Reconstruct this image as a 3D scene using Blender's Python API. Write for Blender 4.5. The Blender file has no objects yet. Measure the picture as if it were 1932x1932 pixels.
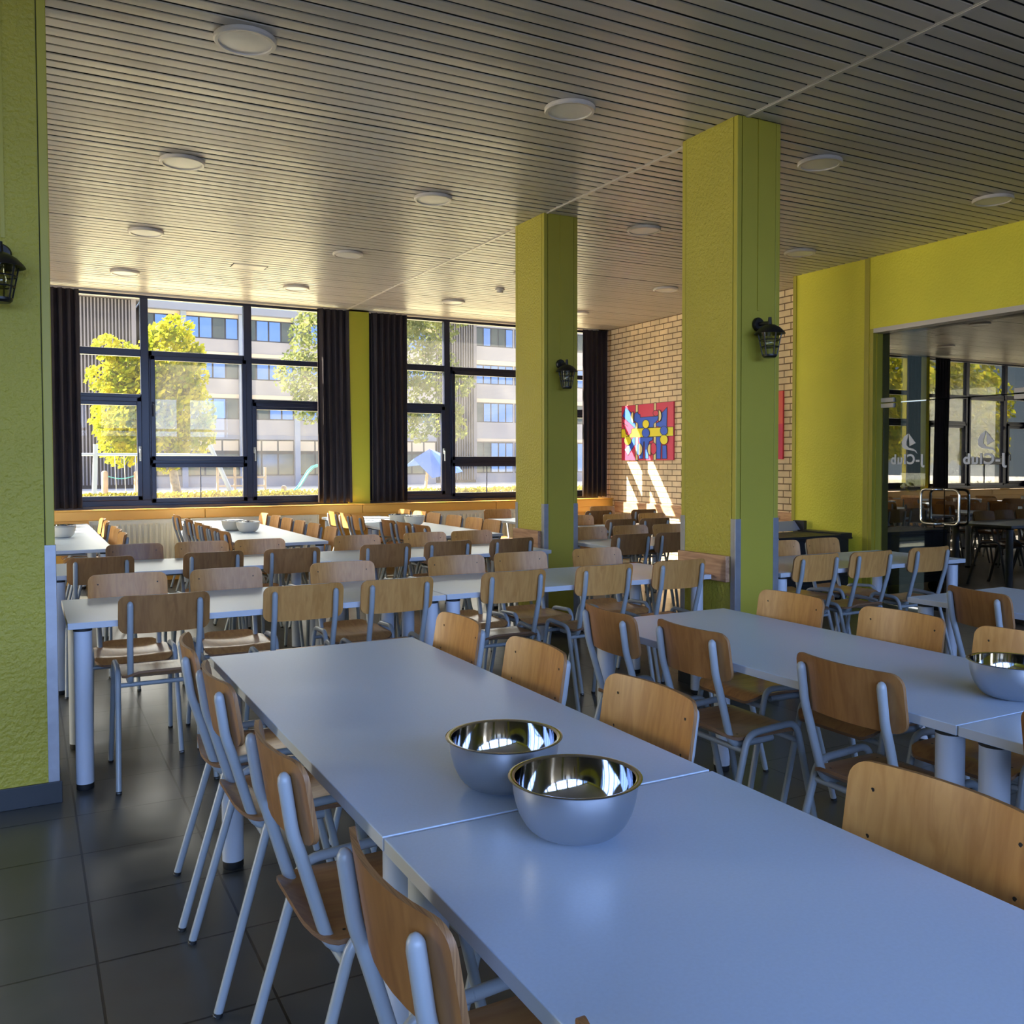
import bpy, bmesh, math, random
from mathutils import Matrix, Vector
random.seed(7)
S = bpy.context.scene
COL = S.collection
PI = math.pi

# ------------------------------------------------------------------ camera
F_PX, YAW, PITCH, ROLL, PY = 1716.2, .4911, -.0319, -.002, -36.5
fw = Vector((math.sin(YAW)*math.cos(PITCH), math.cos(YAW)*math.cos(PITCH), math.sin(PITCH)))
r0 = Vector((math.cos(YAW), -math.sin(YAW), 0)); u0 = r0.cross(fw)
rt = r0*math.cos(ROLL)+u0*math.sin(ROLL); up = -r0*math.sin(ROLL)+u0*math.cos(ROLL)
cd = bpy.data.cameras.new('camera'); cam = bpy.data.objects.new('camera', cd); COL.objects.link(cam)
mw = Matrix((rt, up, -fw)).transposed().to_4x4(); mw.translation = Vector((0, 0, 1.44)); cam.matrix_world = mw
cd.sensor_width = 36; cd.lens = 36*F_PX/1932; cd.shift_y = PY/1932; cd.clip_end = 400; cd.clip_start = .02
S.camera = cam

# ------------------------------------------------------------------ world, sun, exposure
S.view_settings.view_transform = 'Standard'; S.view_settings.look = 'None'
S.view_settings.exposure = 0.32; S.view_settings.gamma = 1.0; S.view_settings.use_curve_mapping = False
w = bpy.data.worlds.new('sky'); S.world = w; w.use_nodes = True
nt = w.node_tree; nt.nodes.clear()
N = nt.nodes.new; L = nt.links.new
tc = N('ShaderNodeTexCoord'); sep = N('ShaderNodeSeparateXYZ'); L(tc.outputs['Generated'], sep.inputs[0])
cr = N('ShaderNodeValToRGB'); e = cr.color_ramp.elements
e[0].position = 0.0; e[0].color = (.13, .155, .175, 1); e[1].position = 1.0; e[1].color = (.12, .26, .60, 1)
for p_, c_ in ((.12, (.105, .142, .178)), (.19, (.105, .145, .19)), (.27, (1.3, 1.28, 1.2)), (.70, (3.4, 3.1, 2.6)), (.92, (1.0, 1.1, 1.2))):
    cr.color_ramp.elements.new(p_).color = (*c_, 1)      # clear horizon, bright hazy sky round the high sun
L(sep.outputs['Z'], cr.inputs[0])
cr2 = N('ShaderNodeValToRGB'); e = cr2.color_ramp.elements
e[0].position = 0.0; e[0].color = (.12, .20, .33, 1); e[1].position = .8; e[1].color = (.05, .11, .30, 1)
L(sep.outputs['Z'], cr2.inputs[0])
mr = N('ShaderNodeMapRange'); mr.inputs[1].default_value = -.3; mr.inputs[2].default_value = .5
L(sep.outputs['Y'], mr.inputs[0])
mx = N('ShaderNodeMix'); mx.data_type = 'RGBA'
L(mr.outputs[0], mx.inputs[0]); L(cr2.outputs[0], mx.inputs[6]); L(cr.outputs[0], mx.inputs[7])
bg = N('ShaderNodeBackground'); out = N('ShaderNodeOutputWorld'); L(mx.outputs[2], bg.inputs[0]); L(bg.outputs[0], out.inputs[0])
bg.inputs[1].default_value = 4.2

def lamp(name, kind, loc, energy, color, **k):
    d = bpy.data.lights.new(name, kind); o = bpy.data.objects.new(name, d); COL.objects.link(o)
    o.location = loc; d.energy = energy; d.color = color
    for a, b in k.items(): setattr(d, a, b)
    return o
XLW = -8.0
sun = lamp('sun', 'SUN', (0, 20, 15), 41.0, (1.0, .86, .68), angle=.009)
sun.rotation_euler = Vector((1.35, -1.0, -1.35)).to_track_quat('-Z', 'Y').to_euler()
# area lamp added as blue open sky outside the windows behind the camera
back = lamp('back_sky_fill', 'AREA', (-1, -11.0, 5.9), 5900, (.38, .55, 1.0), shape='RECTANGLE', size=22, size_y=7.5)
back.rotation_euler = (Vector((0, 0, .8))-Vector((0, -11.0, 5.9))).to_track_quat('-Z', 'Y').to_euler()
# area lamp added on the solid left wall as if windows stood there
left = lamp('left_wall_fill', 'AREA', (XLW+.02, 7.2, 2.1), 720, (1.0, .94, .82), shape='RECTANGLE', size=2.3, size_y=8.6)
left.rotation_euler = Vector((1, 0, 0)).to_track_quat('-Z', 'Y').to_euler()
# portal: guides the sky sampling through the row of windows
far = lamp('front_window_portal', 'AREA', (0.0, 12.40, 2.2), 1, (1, 1, 1), shape='RECTANGLE', size=16, size_y=2.7)
far.rotation_euler = Vector((0, -1, -.0)).to_track_quat('-Z', 'Y').to_euler()
far.data.cycles.is_portal = True
S.cycles.use_denoising = True
S.cycles.max_bounces = 7; S.cycles.diffuse_bounces = 4; S.cycles.glossy_bounces = 4
S.cycles.transmission_bounces = 4; S.cycles.transparent_max_bounces = 8
S.cycles.caustics_reflective = False; S.cycles.caustics_refractive = False
S.cycles.sample_clamp_indirect = 6

# ------------------------------------------------------------------ materials
def mat(name, color, rough=.5, metal=0, spec=.5, bump=None, noise=None, coat=0):
    m = bpy.data.materials.new(name); m.use_nodes = True; t = m.node_tree
    b = t.nodes['Principled BSDF']
    b.inputs['Base Color'].default_value = (*color, 1); b.inputs['Roughness'].default_value = rough
    b.inputs['Metallic'].default_value = metal; b.inputs['Specular IOR Level'].default_value = spec
    b.inputs['Coat Weight'].default_value = coat
    tcn = t.nodes.new('ShaderNodeTexCoord')
    if noise:
        sc, amt = noise[:2]
        n = t.nodes.new('ShaderNodeTexNoise'); n.inputs['Scale'].default_value = sc; n.inputs['Detail'].default_value = 3
        t.links.new(tcn.outputs['Object'], n.inputs[0])
        r = t.nodes.new('ShaderNodeMapRange'); r.inputs[3].default_value = 1-amt; r.inputs[4].default_value = 1+amt
        r.inputs[1].default_value = .3; r.inputs[2].default_value = .7
        t.links.new(n.outputs[0], r.inputs[0])
        h = t.nodes.new('ShaderNodeHueSaturation'); h.inputs['Color'].default_value = (*color, 1)
        t.links.new(r.outputs[0], h.inputs['Value']); t.links.new(h.outputs[0], b.inputs['Base Color'])
    if bump:
        sc, st = bump[:2]
        n = t.nodes.new('ShaderNodeTexNoise'); n.inputs['Scale'].default_value = sc; n.inputs['Detail'].default_value = 2
        t.links.new(tcn.outputs['Object'], n.inputs[0])
        bp = t.nodes.new('ShaderNodeBump'); bp.inputs['Strength'].default_value = st
        bp.inputs['Distance'].default_value = bump[2] if len(bump) > 2 else .01
        t.links.new(n.outputs[0], bp.inputs['Height']); t.links.new(bp.outputs[0], b.inputs['Normal'])
    return m

def brick_like(name, c1, c2, mortar, bw, rh, ms, offset, axes, shift, rough, bumpd=.004, spec=.5):
    """brick / tile pattern in object space; axes picks which coordinates run along and up"""
    m = bpy.data.materials.new(name); m.use_nodes = True; t = m.node_tree; b = t.nodes['Principled BSDF']
    tcn = t.nodes.new('ShaderNodeTexCoord'); sp = t.nodes.new('ShaderNodeSeparateXYZ'); cb = t.nodes.new('ShaderNodeCombineXYZ')
    t.links.new(tcn.outputs['Object'], sp.inputs[0])
    for k, a in enumerate(axes):
        ad = t.nodes.new('ShaderNodeMath'); ad.operation = 'ADD'; ad.inputs[1].default_value = shift[k]
        t.links.new(sp.outputs[a], ad.inputs[0]); t.links.new(ad.outputs[0], cb.inputs[k])
    br = t.nodes.new('ShaderNodeTexBrick'); br.offset = offset; br.squash = 1
    br.inputs['Color1'].default_value = (*c1, 1); br.inputs['Color2'].default_value = (*c2, 1); br.inputs['Mortar'].default_value = (*mortar, 1)
    br.inputs['Scale'].default_value = 1; br.inputs['Brick Width'].default_value = bw; br.inputs['Row Height'].default_value = rh
    br.inputs['Mortar Size'].default_value = ms; br.inputs['Mortar Smooth'].default_value = .1
    t.links.new(cb.outputs[0], br.inputs['Vector'])
    nz = t.nodes.new('ShaderNodeTexNoise'); nz.inputs['Scale'].default_value = 4; nz.inputs['Detail'].default_value = 6
    t.links.new(tcn.outputs['Object'], nz.inputs[0])
    r = t.nodes.new('ShaderNodeMapRange'); r.inputs[1].default_value = .1; r.inputs[2].default_value = .9; r.inputs[3].default_value = .70; r.inputs[4].default_value = 1.30
    t.links.new(nz.outputs[0], r.inputs[0])
    h = t.nodes.new('ShaderNodeHueSaturation'); t.links.new(br.outputs['Color'], h.inputs['Color']); t.links.new(r.outputs[0], h.inputs['Value'])
    t.links.new(h.outputs[0], b.inputs['Base Color'])
    rr = t.nodes.new('ShaderNodeMapRange'); rr.inputs[1].default_value = .1; rr.inputs[2].default_value = .9
    rr.inputs[3].default_value = rough*.85; rr.inputs[4].default_value = rough*1.2
    t.links.new(nz.outputs[0], rr.inputs[0]); t.links.new(rr.outputs[0], b.inputs['Roughness'])
    b.inputs['Specular IOR Level'].default_value = spec
    bp = t.nodes.new('ShaderNodeBump'); bp.invert = True; bp.inputs['Strength'].default_value = .6; bp.inputs['Distance'].default_value = bumpd
    t.links.new(br.outputs['Fac'], bp.inputs['Height']); t.links.new(bp.outputs[0], b.inputs['Normal'])
    return m

def wood(name, c1, c2, grain=(60, 60, 3), rough=.38, knots=False):
    m = bpy.data.materials.new(name); m.use_nodes = True; t = m.node_tree; b = t.nodes['Principled BSDF']
    tcn = t.nodes.new('ShaderNodeTexCoord'); mp = t.nodes.new('ShaderNodeMapping'); mp.inputs['Scale'].default_value = grain
    oi = t.nodes.new('ShaderNodeObjectInfo'); ad = t.nodes.new('ShaderNodeVectorMath'); ad.operation = 'ADD'
    sc = t.nodes.new('ShaderNodeVectorMath'); sc.operation = 'SCALE'; sc.inputs['Scale'].default_value = 7.0
    cbx = t.nodes.new('ShaderNodeCombineXYZ')
    for k in range(3): t.links.new(oi.outputs['Random'], cbx.inputs[k])
    t.links.new(cbx.outputs[0], sc.inputs[0]); t.links.new(tcn.outputs['Object'], ad.inputs[0]); t.links.new(sc.outputs[0], ad.inputs[1])
    t.links.new(ad.outputs[0], mp.inputs[0])
    n = t.nodes.new('ShaderNodeTexNoise'); n.inputs['Scale'].default_value = 1; n.inputs['Detail'].default_value = 4; n.inputs['Distortion'].default_value = .8
    t.links.new(mp.outputs[0], n.inputs[0])
    cr = t.nodes.new('ShaderNodeValToRGB'); e = cr.color_ramp.elements
    e[0].position = .32; e[0].color = (*c1, 1); e[1].position = .62; e[1].color = (*c2, 1)
    t.links.new(n.outputs[0], cr.inputs[0])
    h = t.nodes.new('ShaderNodeHueSaturation')
    r = t.nodes.new('ShaderNodeMapRange'); r.inputs[3].default_value = .80; r.inputs[4].default_value = 1.12
    t.links.new(oi.outputs['Random'], r.inputs[0]); t.links.new(r.outputs[0], h.inputs['Value'])
    t.links.new(cr.outputs[0], h.inputs['Color'])
    last = h
    if knots:
        v = t.nodes.new('ShaderNodeTexVoronoi'); v.inputs['Scale'].default_value = 7; t.links.new(tcn.outputs['Object'], v.inputs['Vector'])
        kr = t.nodes.new('ShaderNodeValToRGB'); kr.color_ramp.elements[0].position = .06; kr.color_ramp.elements[0].color = (.12, .05, .03, 1)
        kr.color_ramp.elements[1].position = .16; kr.color_ramp.elements[1].color = (1, 1, 1, 1)
        t.links.new(v.outputs['Distance'], kr.inputs[0])
        mm = t.nodes.new('ShaderNodeMix'); mm.data_type = 'RGBA'; mm.blend_type = 'MULTIPLY'; mm.inputs[0].default_value = 1
        t.links.new(h.outputs[0], mm.inputs[6]); t.links.new(kr.outputs[0], mm.inputs[7]); last = mm
        t.links.new(mm.outputs[2], b.inputs['Base Color'])
    else:
        t.links.new(h.outputs[0], b.inputs['Base Color'])
    b.inputs['Roughness'].default_value = rough
    return m

def glassy(name, tint=(1, 1, 1), refl=.08, dust=0., rough=0., dustcol=(.8, .8, .8), fres=.5):
    m = bpy.data.materials.new(name); m.use_nodes = True; t = m.node_tree; t.nodes.clear()
    o = t.nodes.new('ShaderNodeOutputMaterial'); tr = t.nodes.new('ShaderNodeBsdfTransparent'); tr.inputs[0].default_value = (*tint, 1)
    gl = t.nodes.new('ShaderNodeBsdfGlossy'); gl.inputs['Roughness'].default_value = rough
    lw = t.nodes.new('ShaderNodeLayerWeight'); lw.inputs['Blend'].default_value = .35
    ma = t.nodes.new('ShaderNodeMath'); ma.operation = 'MULTIPLY_ADD'; ma.inputs[1].default_value = fres; ma.inputs[2].default_value = refl; ma.use_clamp = True
    t.links.new(lw.outputs['Fresnel'], ma.inputs[0])
    m1 = t.nodes.new('ShaderNodeMixShader'); t.links.new(ma.outputs[0], m1.inputs[0]); t.links.new(tr.outputs[0], m1.inputs[1]); t.links.new(gl.outputs[0], m1.inputs[2])
    last = m1
    if dust:
        tl = t.nodes.new('ShaderNodeBsdfTranslucent'); tl.inputs[0].default_value = (*dustcol, 1)
        nz = t.nodes.new('ShaderNodeTexNoise'); nz.inputs['Scale'].default_value = 3; tcn = t.nodes.new('ShaderNodeTexCoord'); t.links.new(tcn.outputs['Object'], nz.inputs[0])
        mq = t.nodes.new('ShaderNodeMath'); mq.operation = 'MULTIPLY'; mq.inputs[1].default_value = dust*2; t.links.new(nz.outputs[0], mq.inputs[0])
        m2 = t.nodes.new('ShaderNodeMixShader'); t.links.new(mq.outputs[0], m2.inputs[0]); t.links.new(last.outputs[0], m2.inputs[1]); t.links.new(tl.outputs[0], m2.inputs[2]); last = m2
    t.links.new(last.outputs[0], o.inputs[0]); return m

def leafy(name, c1, c2, trans=.5):
    m = bpy.data.materials.new(name); m.use_nodes = True; t = m.node_tree; t.nodes.clear()
    o = t.nodes.new('ShaderNodeOutputMaterial'); d = t.nodes.new('ShaderNodeBsdfDiffuse'); tl = t.nodes.new('ShaderNodeBsdfTranslucent')
    g = t.nodes.new('ShaderNodeTexCoord'); n = t.nodes.new('ShaderNodeTexNoise'); n.inputs['Scale'].default_value = 1.6; n.inputs['Detail'].default_value = 4
    t.links.new(g.outputs['Object'], n.inputs[0])
    cr = t.nodes.new('ShaderNodeValToRGB'); e = cr.color_ramp.elements; e[0].position = .38; e[0].color = (*c1, 1); e[1].position = .62; e[1].color = (*c2, 1)
    t.links.new(n.outputs[0], cr.inputs[0]); t.links.new(cr.outputs[0], d.inputs[0]); t.links.new(cr.outputs[0], tl.inputs[0])
    mx = t.nodes.new('ShaderNodeMixShader'); mx.inputs[0].default_value = trans
    t.links.new(d.outputs[0], mx.inputs[1]); t.links.new(tl.outputs[0], mx.inputs[2]); t.links.new(mx.outputs[0], o.inputs[0]); return m

M = {}
M['slat'] = mat('ceiling_slat_paint', (.62, .565, .50), .36, bump=(1.1, .12, .02), noise=(.9, .05))
M['gap'] = mat('ceiling_gap', (.02, .018, .016), .8)
M['slab'] = mat('roof_slab', (.3, .3, .3), .9)
M['rough_paint'] = mat('roughcast_lime_paint', (.46, .40, .045), .55, bump=(55, .8, .012), noise=(2, .06))
M['smooth_paint'] = mat('smooth_lime_paint', (.46, .40, .045), .45, bump=(160, .15, .003), noise=(2, .04))
M['wall_paint'] = mat('yellow_lime_wall_paint', (.80, .72, .055), .5, bump=(45, .5, .008), noise=(2, .04))
M['groove'] = mat('shadow_gap_green', (.05, .055, .01), .7)
M['pilaster'] = mat('yellow_pilaster_paint', (.62, .56, .03), .5)
M['orange'] = mat('orange_panel', (.80, .42, .07), .45, noise=(2, .05))
M['dark_sill'] = mat('dark_sill', (.02, .018, .025), .35)
M['skirt'] = mat('dark_blue_skirting', (.030, .036, .042), .4)
M['guard'] = mat('brushed_metal_guard', (.36, .37, .40), .45, metal=.8, noise=(14, .08))
M['frame'] = mat('navy_window_frame', (.010, .013, .038), .28)
M['black'] = mat('black_metal', (.008, .008, .009), .38)
M['blackplastic'] = mat('black_plastic', (.012, .012, .013), .45)
M['greyplastic'] = mat('grey_panel', (.35, .36, .42), .35)
M['curtain'] = mat('dark_plum_cloth', (.022, .016, .022), .85, noise=(6, .15))
M['white'] = mat('white_laminate', (.54, .69, .90), .33, noise=(160, .025))
M['edge'] = mat('white_table_edge', (.56, .60, .66), .4)
M['legw'] = mat('white_table_leg', (.57, .62, .71), .38)
M['foot'] = mat('black_rubber_foot', (.012, .012, .012), .6)
M['tube'] = mat('grey_blue_tube_paint', (.335, .38, .42), .33)
M['screw'] = mat('dark_screw', (.03, .025, .02), .4, metal=.5)
M['ply'] = wood('beech_plywood', (.50, .23, .058), (.62, .315, .09), (45, 45, 3.0))
M['ply_shaded'] = wood('dark_shaded_beech_plywood', (.25, .112, .034), (.34, .165, .052), (40, 40, 3.0))  # darker beech variant, darkened further for shade on backs seen from behind
M['seatwood'] = wood('seat_plywood', (.44, .20, .07), (.56, .29, .10), (45, 3.5, 45), rough=.28)
M['plyedge'] = wood('plywood_edge', (.20, .09, .035), (.38, .20, .08), (8, 380, 8), rough=.5)
M['plyedge2'] = wood('seat_plywood_edge', (.16, .075, .035), (.26, .14, .07), (8, 8, 300), rough=.5)
M['bumper'] = wood('pine_bumper_board', (.38, .19, .10), (.62, .36, .20), (40, 4, 40), rough=.5, knots=True)
M['steel_in'] = mat('polished_steel', (.44, .46, .50), .06, metal=1)
M['steel_out'] = mat('brushed_steel', (.60, .62, .65), .33, metal=1)
M['enamel'] = mat('cream_bowl', (.70, .66, .55), .3)
M['lampw'] = mat('opal_lamp_cover', (.86, .82, .76), .35)
M['lampring'] = mat('white_lamp_ring', (.66, .60, .54), .35)
M['rad'] = mat('cream_radiator', (.80, .73, .54), .4)
M['brick'] = brick_like('buff_brick', (.80, .62, .40), (.86, .68, .45), (.20, .12, .065), .205, .0805, .007, .5, (1, 2), (.03, .02), .75)
M['tile'] = brick_like('dark_floor_tile', (.066, .070, .066), (.078, .081, .076), (.008, .008, .008), .4171, .4171, .0042, 0, (0, 1), (-.16+4.171, -4.51+8.342*2), .30, .002)
M['glass'] = glassy('window_glass', (.97, .98, .98), .002, .004, fres=.12)
M['glass_dusty'] = glassy('dusty_window_glass', (.92, .93, .92), .008, .018, fres=.2)
M['doorglass'] = glassy('dark_mirror_glass', (.22, .24, .23), .17)
M['frost'] = mat('frosted_vinyl', (.75, .75, .77), .6)
M['chrome'] = mat('polished_handle', (.80, .76, .68), .18, metal=1)
M['clear'] = glassy('lantern_glass', (.85, .86, .78), .06)
M['corr'] = mat('corridor_wall', (.20, .20, .17), .6)
M['corrfloor'] = mat('corridor_floor', (.05, .05, .05), .4)
M['grass'] = mat('lawn', (.38, .36, .22), .9, noise=(3, .3))
M['dark_rear_ground'] = mat('dark_rear_ground', (.07, .075, .08), .9)  # unseen ground behind the camera, made dark to cut warm bounce light
M['paving'] = mat('paving', (.52, .49, .46), .9, noise=(.4, .08))
M['leaf_lime'] = leafy('lime_tree_leaf', (.20, .25, .02), (.50, .44, .03), .5)
M['leaf_pine'] = leafy('pine_needle', (.08, .11, .04), (.20, .22, .08), .35)
M['leaf_hedge'] = leafy('hedge_leaf', (.13, .13, .02), (.27, .23, .035), .4)
M['bark'] = mat('bark', (.22, .17, .13), .9, noise=(6, .3))
M['facade'] = mat('white_facade', (.44, .40, .41), .8, noise=(.3, .04))
M['cream'] = mat('cream_strip', (.78, .62, .46), .8)
M['fascia'] = mat('grey_fascia', (.30, .31, .38), .7)
M['wglass'] = mat('facade_window_glass', (.42, .50, .70), .04, metal=.9)
M['wglassd'] = mat('facade_window_dark', (.16, .16, .13), .1, metal=.5)
M['wframe'] = mat('facade_window_frame', (.03, .03, .045), .5)
M['slatlight'] = mat('facade_slat', (.26, .235, .25), .7)
M['slatdark'] = mat('facade_recess', (.06, .052, .056), .8)
M['col_grey'] = mat('grey_blue_column', (.34, .38, .48), .6)
M['timber'] = mat('timber_post', (.42, .29, .20), .7, noise=(3, .1))
M['rope'] = mat('turquoise_plastic', (.08, .36, .38), .5)
M['swing'] = mat('pale_blue_steel', (.26, .30, .38), .5)
M['sail'] = mat('blue_shade_fabric', (.03, .12, .50), .7)
M['red'] = mat('crimson_paint', (.72, .045, .12), .55)
M['red2'] = mat('coral_paint', (.85, .12, .10), .55)
M['blue'] = mat('cobalt_paint', (.03, .12, .75), .55)
M['yellow'] = mat('yellow_paint', (.90, .78, .03), .55)
M['yellow2'] = mat('pale_yellow_paint', (.85, .72, .35), .55)
M['ink'] = mat('black_outline_paint', (.02, .02, .05), .6)
M['cyan'] = mat('light_blue_paint', (.30, .65, .85), .55)
M['orangep'] = mat('orange_paint', (.85, .38, .03), .55)
M['tubelight'] = mat('opal_tube_light', (.55, .60, .50), .4)

# ------------------------------------------------------------------ mesh helpers
class MB:
    def __init__(s): s.v = []; s.f = []; s.m = []
    def add(s, vs, fs, mi=0):
        o = len(s.v); s.v += [tuple(a) for a in vs]; s.f += [tuple(o+i for i in f) for f in fs]; s.m += [mi]*len(fs)
    def box(s, x0, x1, y0, y1, z0, z1, mi=0):
        s.add([(x0,y0,z0),(x1,y0,z0),(x1,y1,z0),(x0,y1,z0),(x0,y0,z1),(x1,y0,z1),(x1,y1,z1),(x0,y1,z1)],
              [(0,3,2,1),(4,5,6,7),(0,1,5,4),(1,2,6,5),(2,3,7,6),(3,0,4,7)], mi)
    def cbox(s, x0, x1, y0, y1, z0, z1, c=.002, mi=0):      # box with chamfered edges
        bm = bmesh.new(); bmesh.ops.create_cube(bm, size=1)
        for v in bm.verts:
            v.co = Vector(((x0+x1)/2+v.co.x*(x1-x0), (y0+y1)/2+v.co.y*(y1-y0), (z0+z1)/2+v.co.z*(z1-z0)))
        bmesh.ops.bevel(bm, geom=bm.edges[:], offset=c, segments=2, affect='EDGES', profile=.5)
        bm.verts.index_update(); s.add([v.co[:] for v in bm.verts], [[v.index for v in f.verts] for f in bm.faces], mi); bm.free()
    def tube(s, path, r, n=8, mi=0, caps=True):
        P = [Vector(p) for p in path]; rs = r if isinstance(r, (list, tuple)) else [r]*len(P)
        T = []
        for i in range(len(P)):
            a = P[max(i-1, 0)]; b = P[min(i+1, len(P)-1)]; T.append((b-a).normalized())
        ref = Vector((0, 0, 1)) if abs(T[0].z) < .9 else Vector((1, 0, 0))
        u = T[0].cross(ref).normalized(); vs = []; 
        for i, p in enumerate(P):
            u = (u - T[i]*u.dot(T[i])).normalized(); v = T[i].cross(u)
            vs += [p+(u*math.cos(2*PI*k/n)+v*math.sin(2*PI*k/n))*rs[i] for k in range(n)]
        fs = [(i*n+k, i*n+(k+1) % n, (i+1)*n+(k+1) % n, (i+1)*n+k) for i in range(len(P)-1) for k in range(n)]
        if caps: fs += [tuple(range(n))[::-1], tuple((len(P)-1)*n+k for k in range(n))]
        s.add(vs, fs, mi)
    def lathe(s, prof, n=32, c=(0, 0, 0), mi=0):
        vs = []; fs = []
        for (r, z) in prof: vs += [(c[0]+r*math.cos(2*PI*k/n), c[1]+r*math.sin(2*PI*k/n), c[2]+z) for k in range(n)]
        for i in range(len(prof)-1):
            fs += [(i*n+k, i*n+(k+1) % n, (i+1)*n+(k+1) % n, (i+1)*n+k) for k in range(n)]
        s.add(vs, fs, mi)
    def poly(s, pts, fn, d0, d1, mi=0):                      # 2-D outline extruded: fn(u,v,d) -> xyz
        n = len(pts); vs = [fn(u, v, d0) for u, v in pts]+[fn(u, v, d1) for u, v in pts]
        fs = [tuple(range(n)), tuple(range(2*n-1, n-1, -1))]+[(i, (i+1) % n, n+(i+1) % n, n+i) for i in range(n)]
        s.add(vs, fs, mi)
    def build(s, name, mats, parent=None, smooth=None, **tags):
        me = bpy.data.meshes.new(name); me.from_pydata(s.v, [], s.f)
        for m in (mats if isinstance(mats, (list, tuple)) else [mats]): me.materials.append(m)
        if len(me.materials) > 1: me.polygons.foreach_set('material_index', s.m)
        bm = bmesh.new(); bm.from_mesh(me); bmesh.ops.recalc_face_normals(bm, faces=bm.faces); bm.to_mesh(me); bm.free()
        if smooth:
            me.polygons.foreach_set('use_smooth', [True]*len(me.polygons)); me.set_sharp_from_angle(angle=math.radians(smooth))
        me.update(); o = bpy.data.objects.new(name, me); COL.objects.link(o)
        if parent: o.parent = parent
        return tag(o, **tags)
def tag(o, label=None, cat=None, group=None, kind=None):
    if label: o['label'] = label
    if cat: o['category'] = cat
    if group: o['group'] = group
    if kind: o['kind'] = kind
    return o
def empty(name, loc=(0, 0, 0), rz=0, **t):
    o = bpy.data.objects.new(name, None); COL.objects.link(o); o.location = loc; o.rotation_euler = (0, 0, rz); o.empty_display_size = .1
    return tag(o, **t)
def struct(mb, name, mats, **k):
    return mb.build(name, mats, kind='structure', **k)
def copy_tree(o, parent=None, label=None):
    c = o.copy(); COL.objects.link(c)
    if parent is not None: c.parent = parent
    for ch in KIDS.get(o.name, []):
        copy_tree(ch, c)
    return c
KIDS = {}
def freeze(root):
    def rec(o):
        k = [c for c in COL.objects if c.parent == o]; KIDS[o.name] = k
        for c in k: rec(c)
    rec(root)
def fillet(P, R, n=6):
    P = [Vector(p) for p in P]; out = [P[0]]
    for i in range(1, len(P)-1):
        a = (P[i-1]-P[i]); b = (P[i+1]-P[i]); r = R if not isinstance(R, (list, tuple)) else R[i-1]
        r = min(r, a.length*.49, b.length*.49); A = P[i]+a.normalized()*r; B = P[i]+b.normalized()*r
        for k in range(n+1):
            t = k/n; out.append(A*(1-t)**2+P[i]*2*t*(1-t)+B*t*t)
    out.append(P[-1]); return out

# ------------------------------------------------------------------ structure
XL, YB, YF, H = -8.0, -4.0, 12.0, 3.525
b = MB(); b.box(XL, 8.1, YB, YF+.1, -.1, 0); struct(b, 'floor', M['tile'])
# ceiling of long painted slats
b = MB(); y = YB+.02; pitch = .100
prof = [(-.042, .016), (-.042, .005), (-.039, .0008), (0, 0), (.039, .0008), (.042, .005), (.042, .016)]
rnd = random.Random(3)
while y < YF-.02:
    dz = rnd.uniform(-.0012, .0012); tl = rnd.uniform(-.0012, .0012)
    vs = [(X, y+.050+a, H+z+dz+a/.042*tl) for X in (XL, 8.1) for a, z in prof]
    n = len(prof); b.add(vs, [(i, i+1, n+i+1, n+i) for i in range(1, n-2)], 0)
    b.add(vs, [(i, i+1, n+i+1, n+i) for i in (0, n-2)], 1); y += pitch  # slat sides coloured black so the gaps look deeply shaded
b.box(XL, 8.1, YB, YF+.1, H+.016, H+.05, 1)
struct(b, 'ceiling', [M['slat'], M['gap']])
b = MB(); b.box(XL-.2, 11.2, YB-.2, YF+.35, 3.62, 3.9); struct(b, 'trim_1', M['slab'])                       # roof slab
b = MB(); b.cbox(3.86, 3.885, YB, YF, H-.006, H+.004, .001); b.box(3.852, 3.86, YB, YF, H-.002, H+.02); struct(b, 'trim_2', M['lampring'])
b = MB(); b.box(XL, 8.1, 11.93, 12.0, H-.02, H+.035); struct(b, 'trim_3', M['slat'])
# outside walls
b = MB(); b.box(XL-.2, XL, YB, YF+.3, 0, 3.62); struct(b, 'wall_left', M['wall_paint'])
b = MB(); b.box(XL, 8.1, YB-.2, YB, 0, .8); b.box(XL, 8.1, YB-.2, YB, 3.4, 3.62)
for x in (-8, -5.6, -3.2, -.8, 1.6, 4.0, 6.4): b.box(x, x+.25 if x < 6 else 8.1, YB-.2, YB, .5, 3.4)
struct(b, 'wall_back', M['wall_paint'])
b = MB()
for x in (-8, -5.6, -3.2, -.8, 1.6, 4.0):
    x0, x1 = x+.25, x+2.4
    for (a, c, z0, z1) in ((x0, x1, .8, .87), (x0, x1, 3.33, 3.4), (x0, x0+.06, .5, 3.4), (x1-.06, x1, .5, 3.4), ((x0+x1)/2-.03, (x0+x1)/2+.03, .5, 3.4), (x0, x1, 2.4, 2.47)):
        b.box(a, c, YB-.12, YB-.05, z0, z1)
struct(b, 'window_5', M['frame'])
# window wall: orange panel below, pilasters between
b = MB(); b.box(XL, 8.1, 12.0, 12.25, 0, .93)
struct(b, 'wall_front', M['orange'])
b = MB()
PIL = [(-8.0, -7.95), (-4.26, -3.95), (-.20, .11), (3.86, 4.17), (7.92, 8.1)]
for i, (x0, x1) in enumerate(PIL[:-1]):
    b.box(x0, x1, 11.93, 12.3, .9, H+.03)
struct(b, 'trim_4', M['pilaster'])
b = MB(); b.box(7.92, 8.1, 11.93, 12.3, .9, H+.03); struct(b, 'trim_9', M['brick'])
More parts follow.
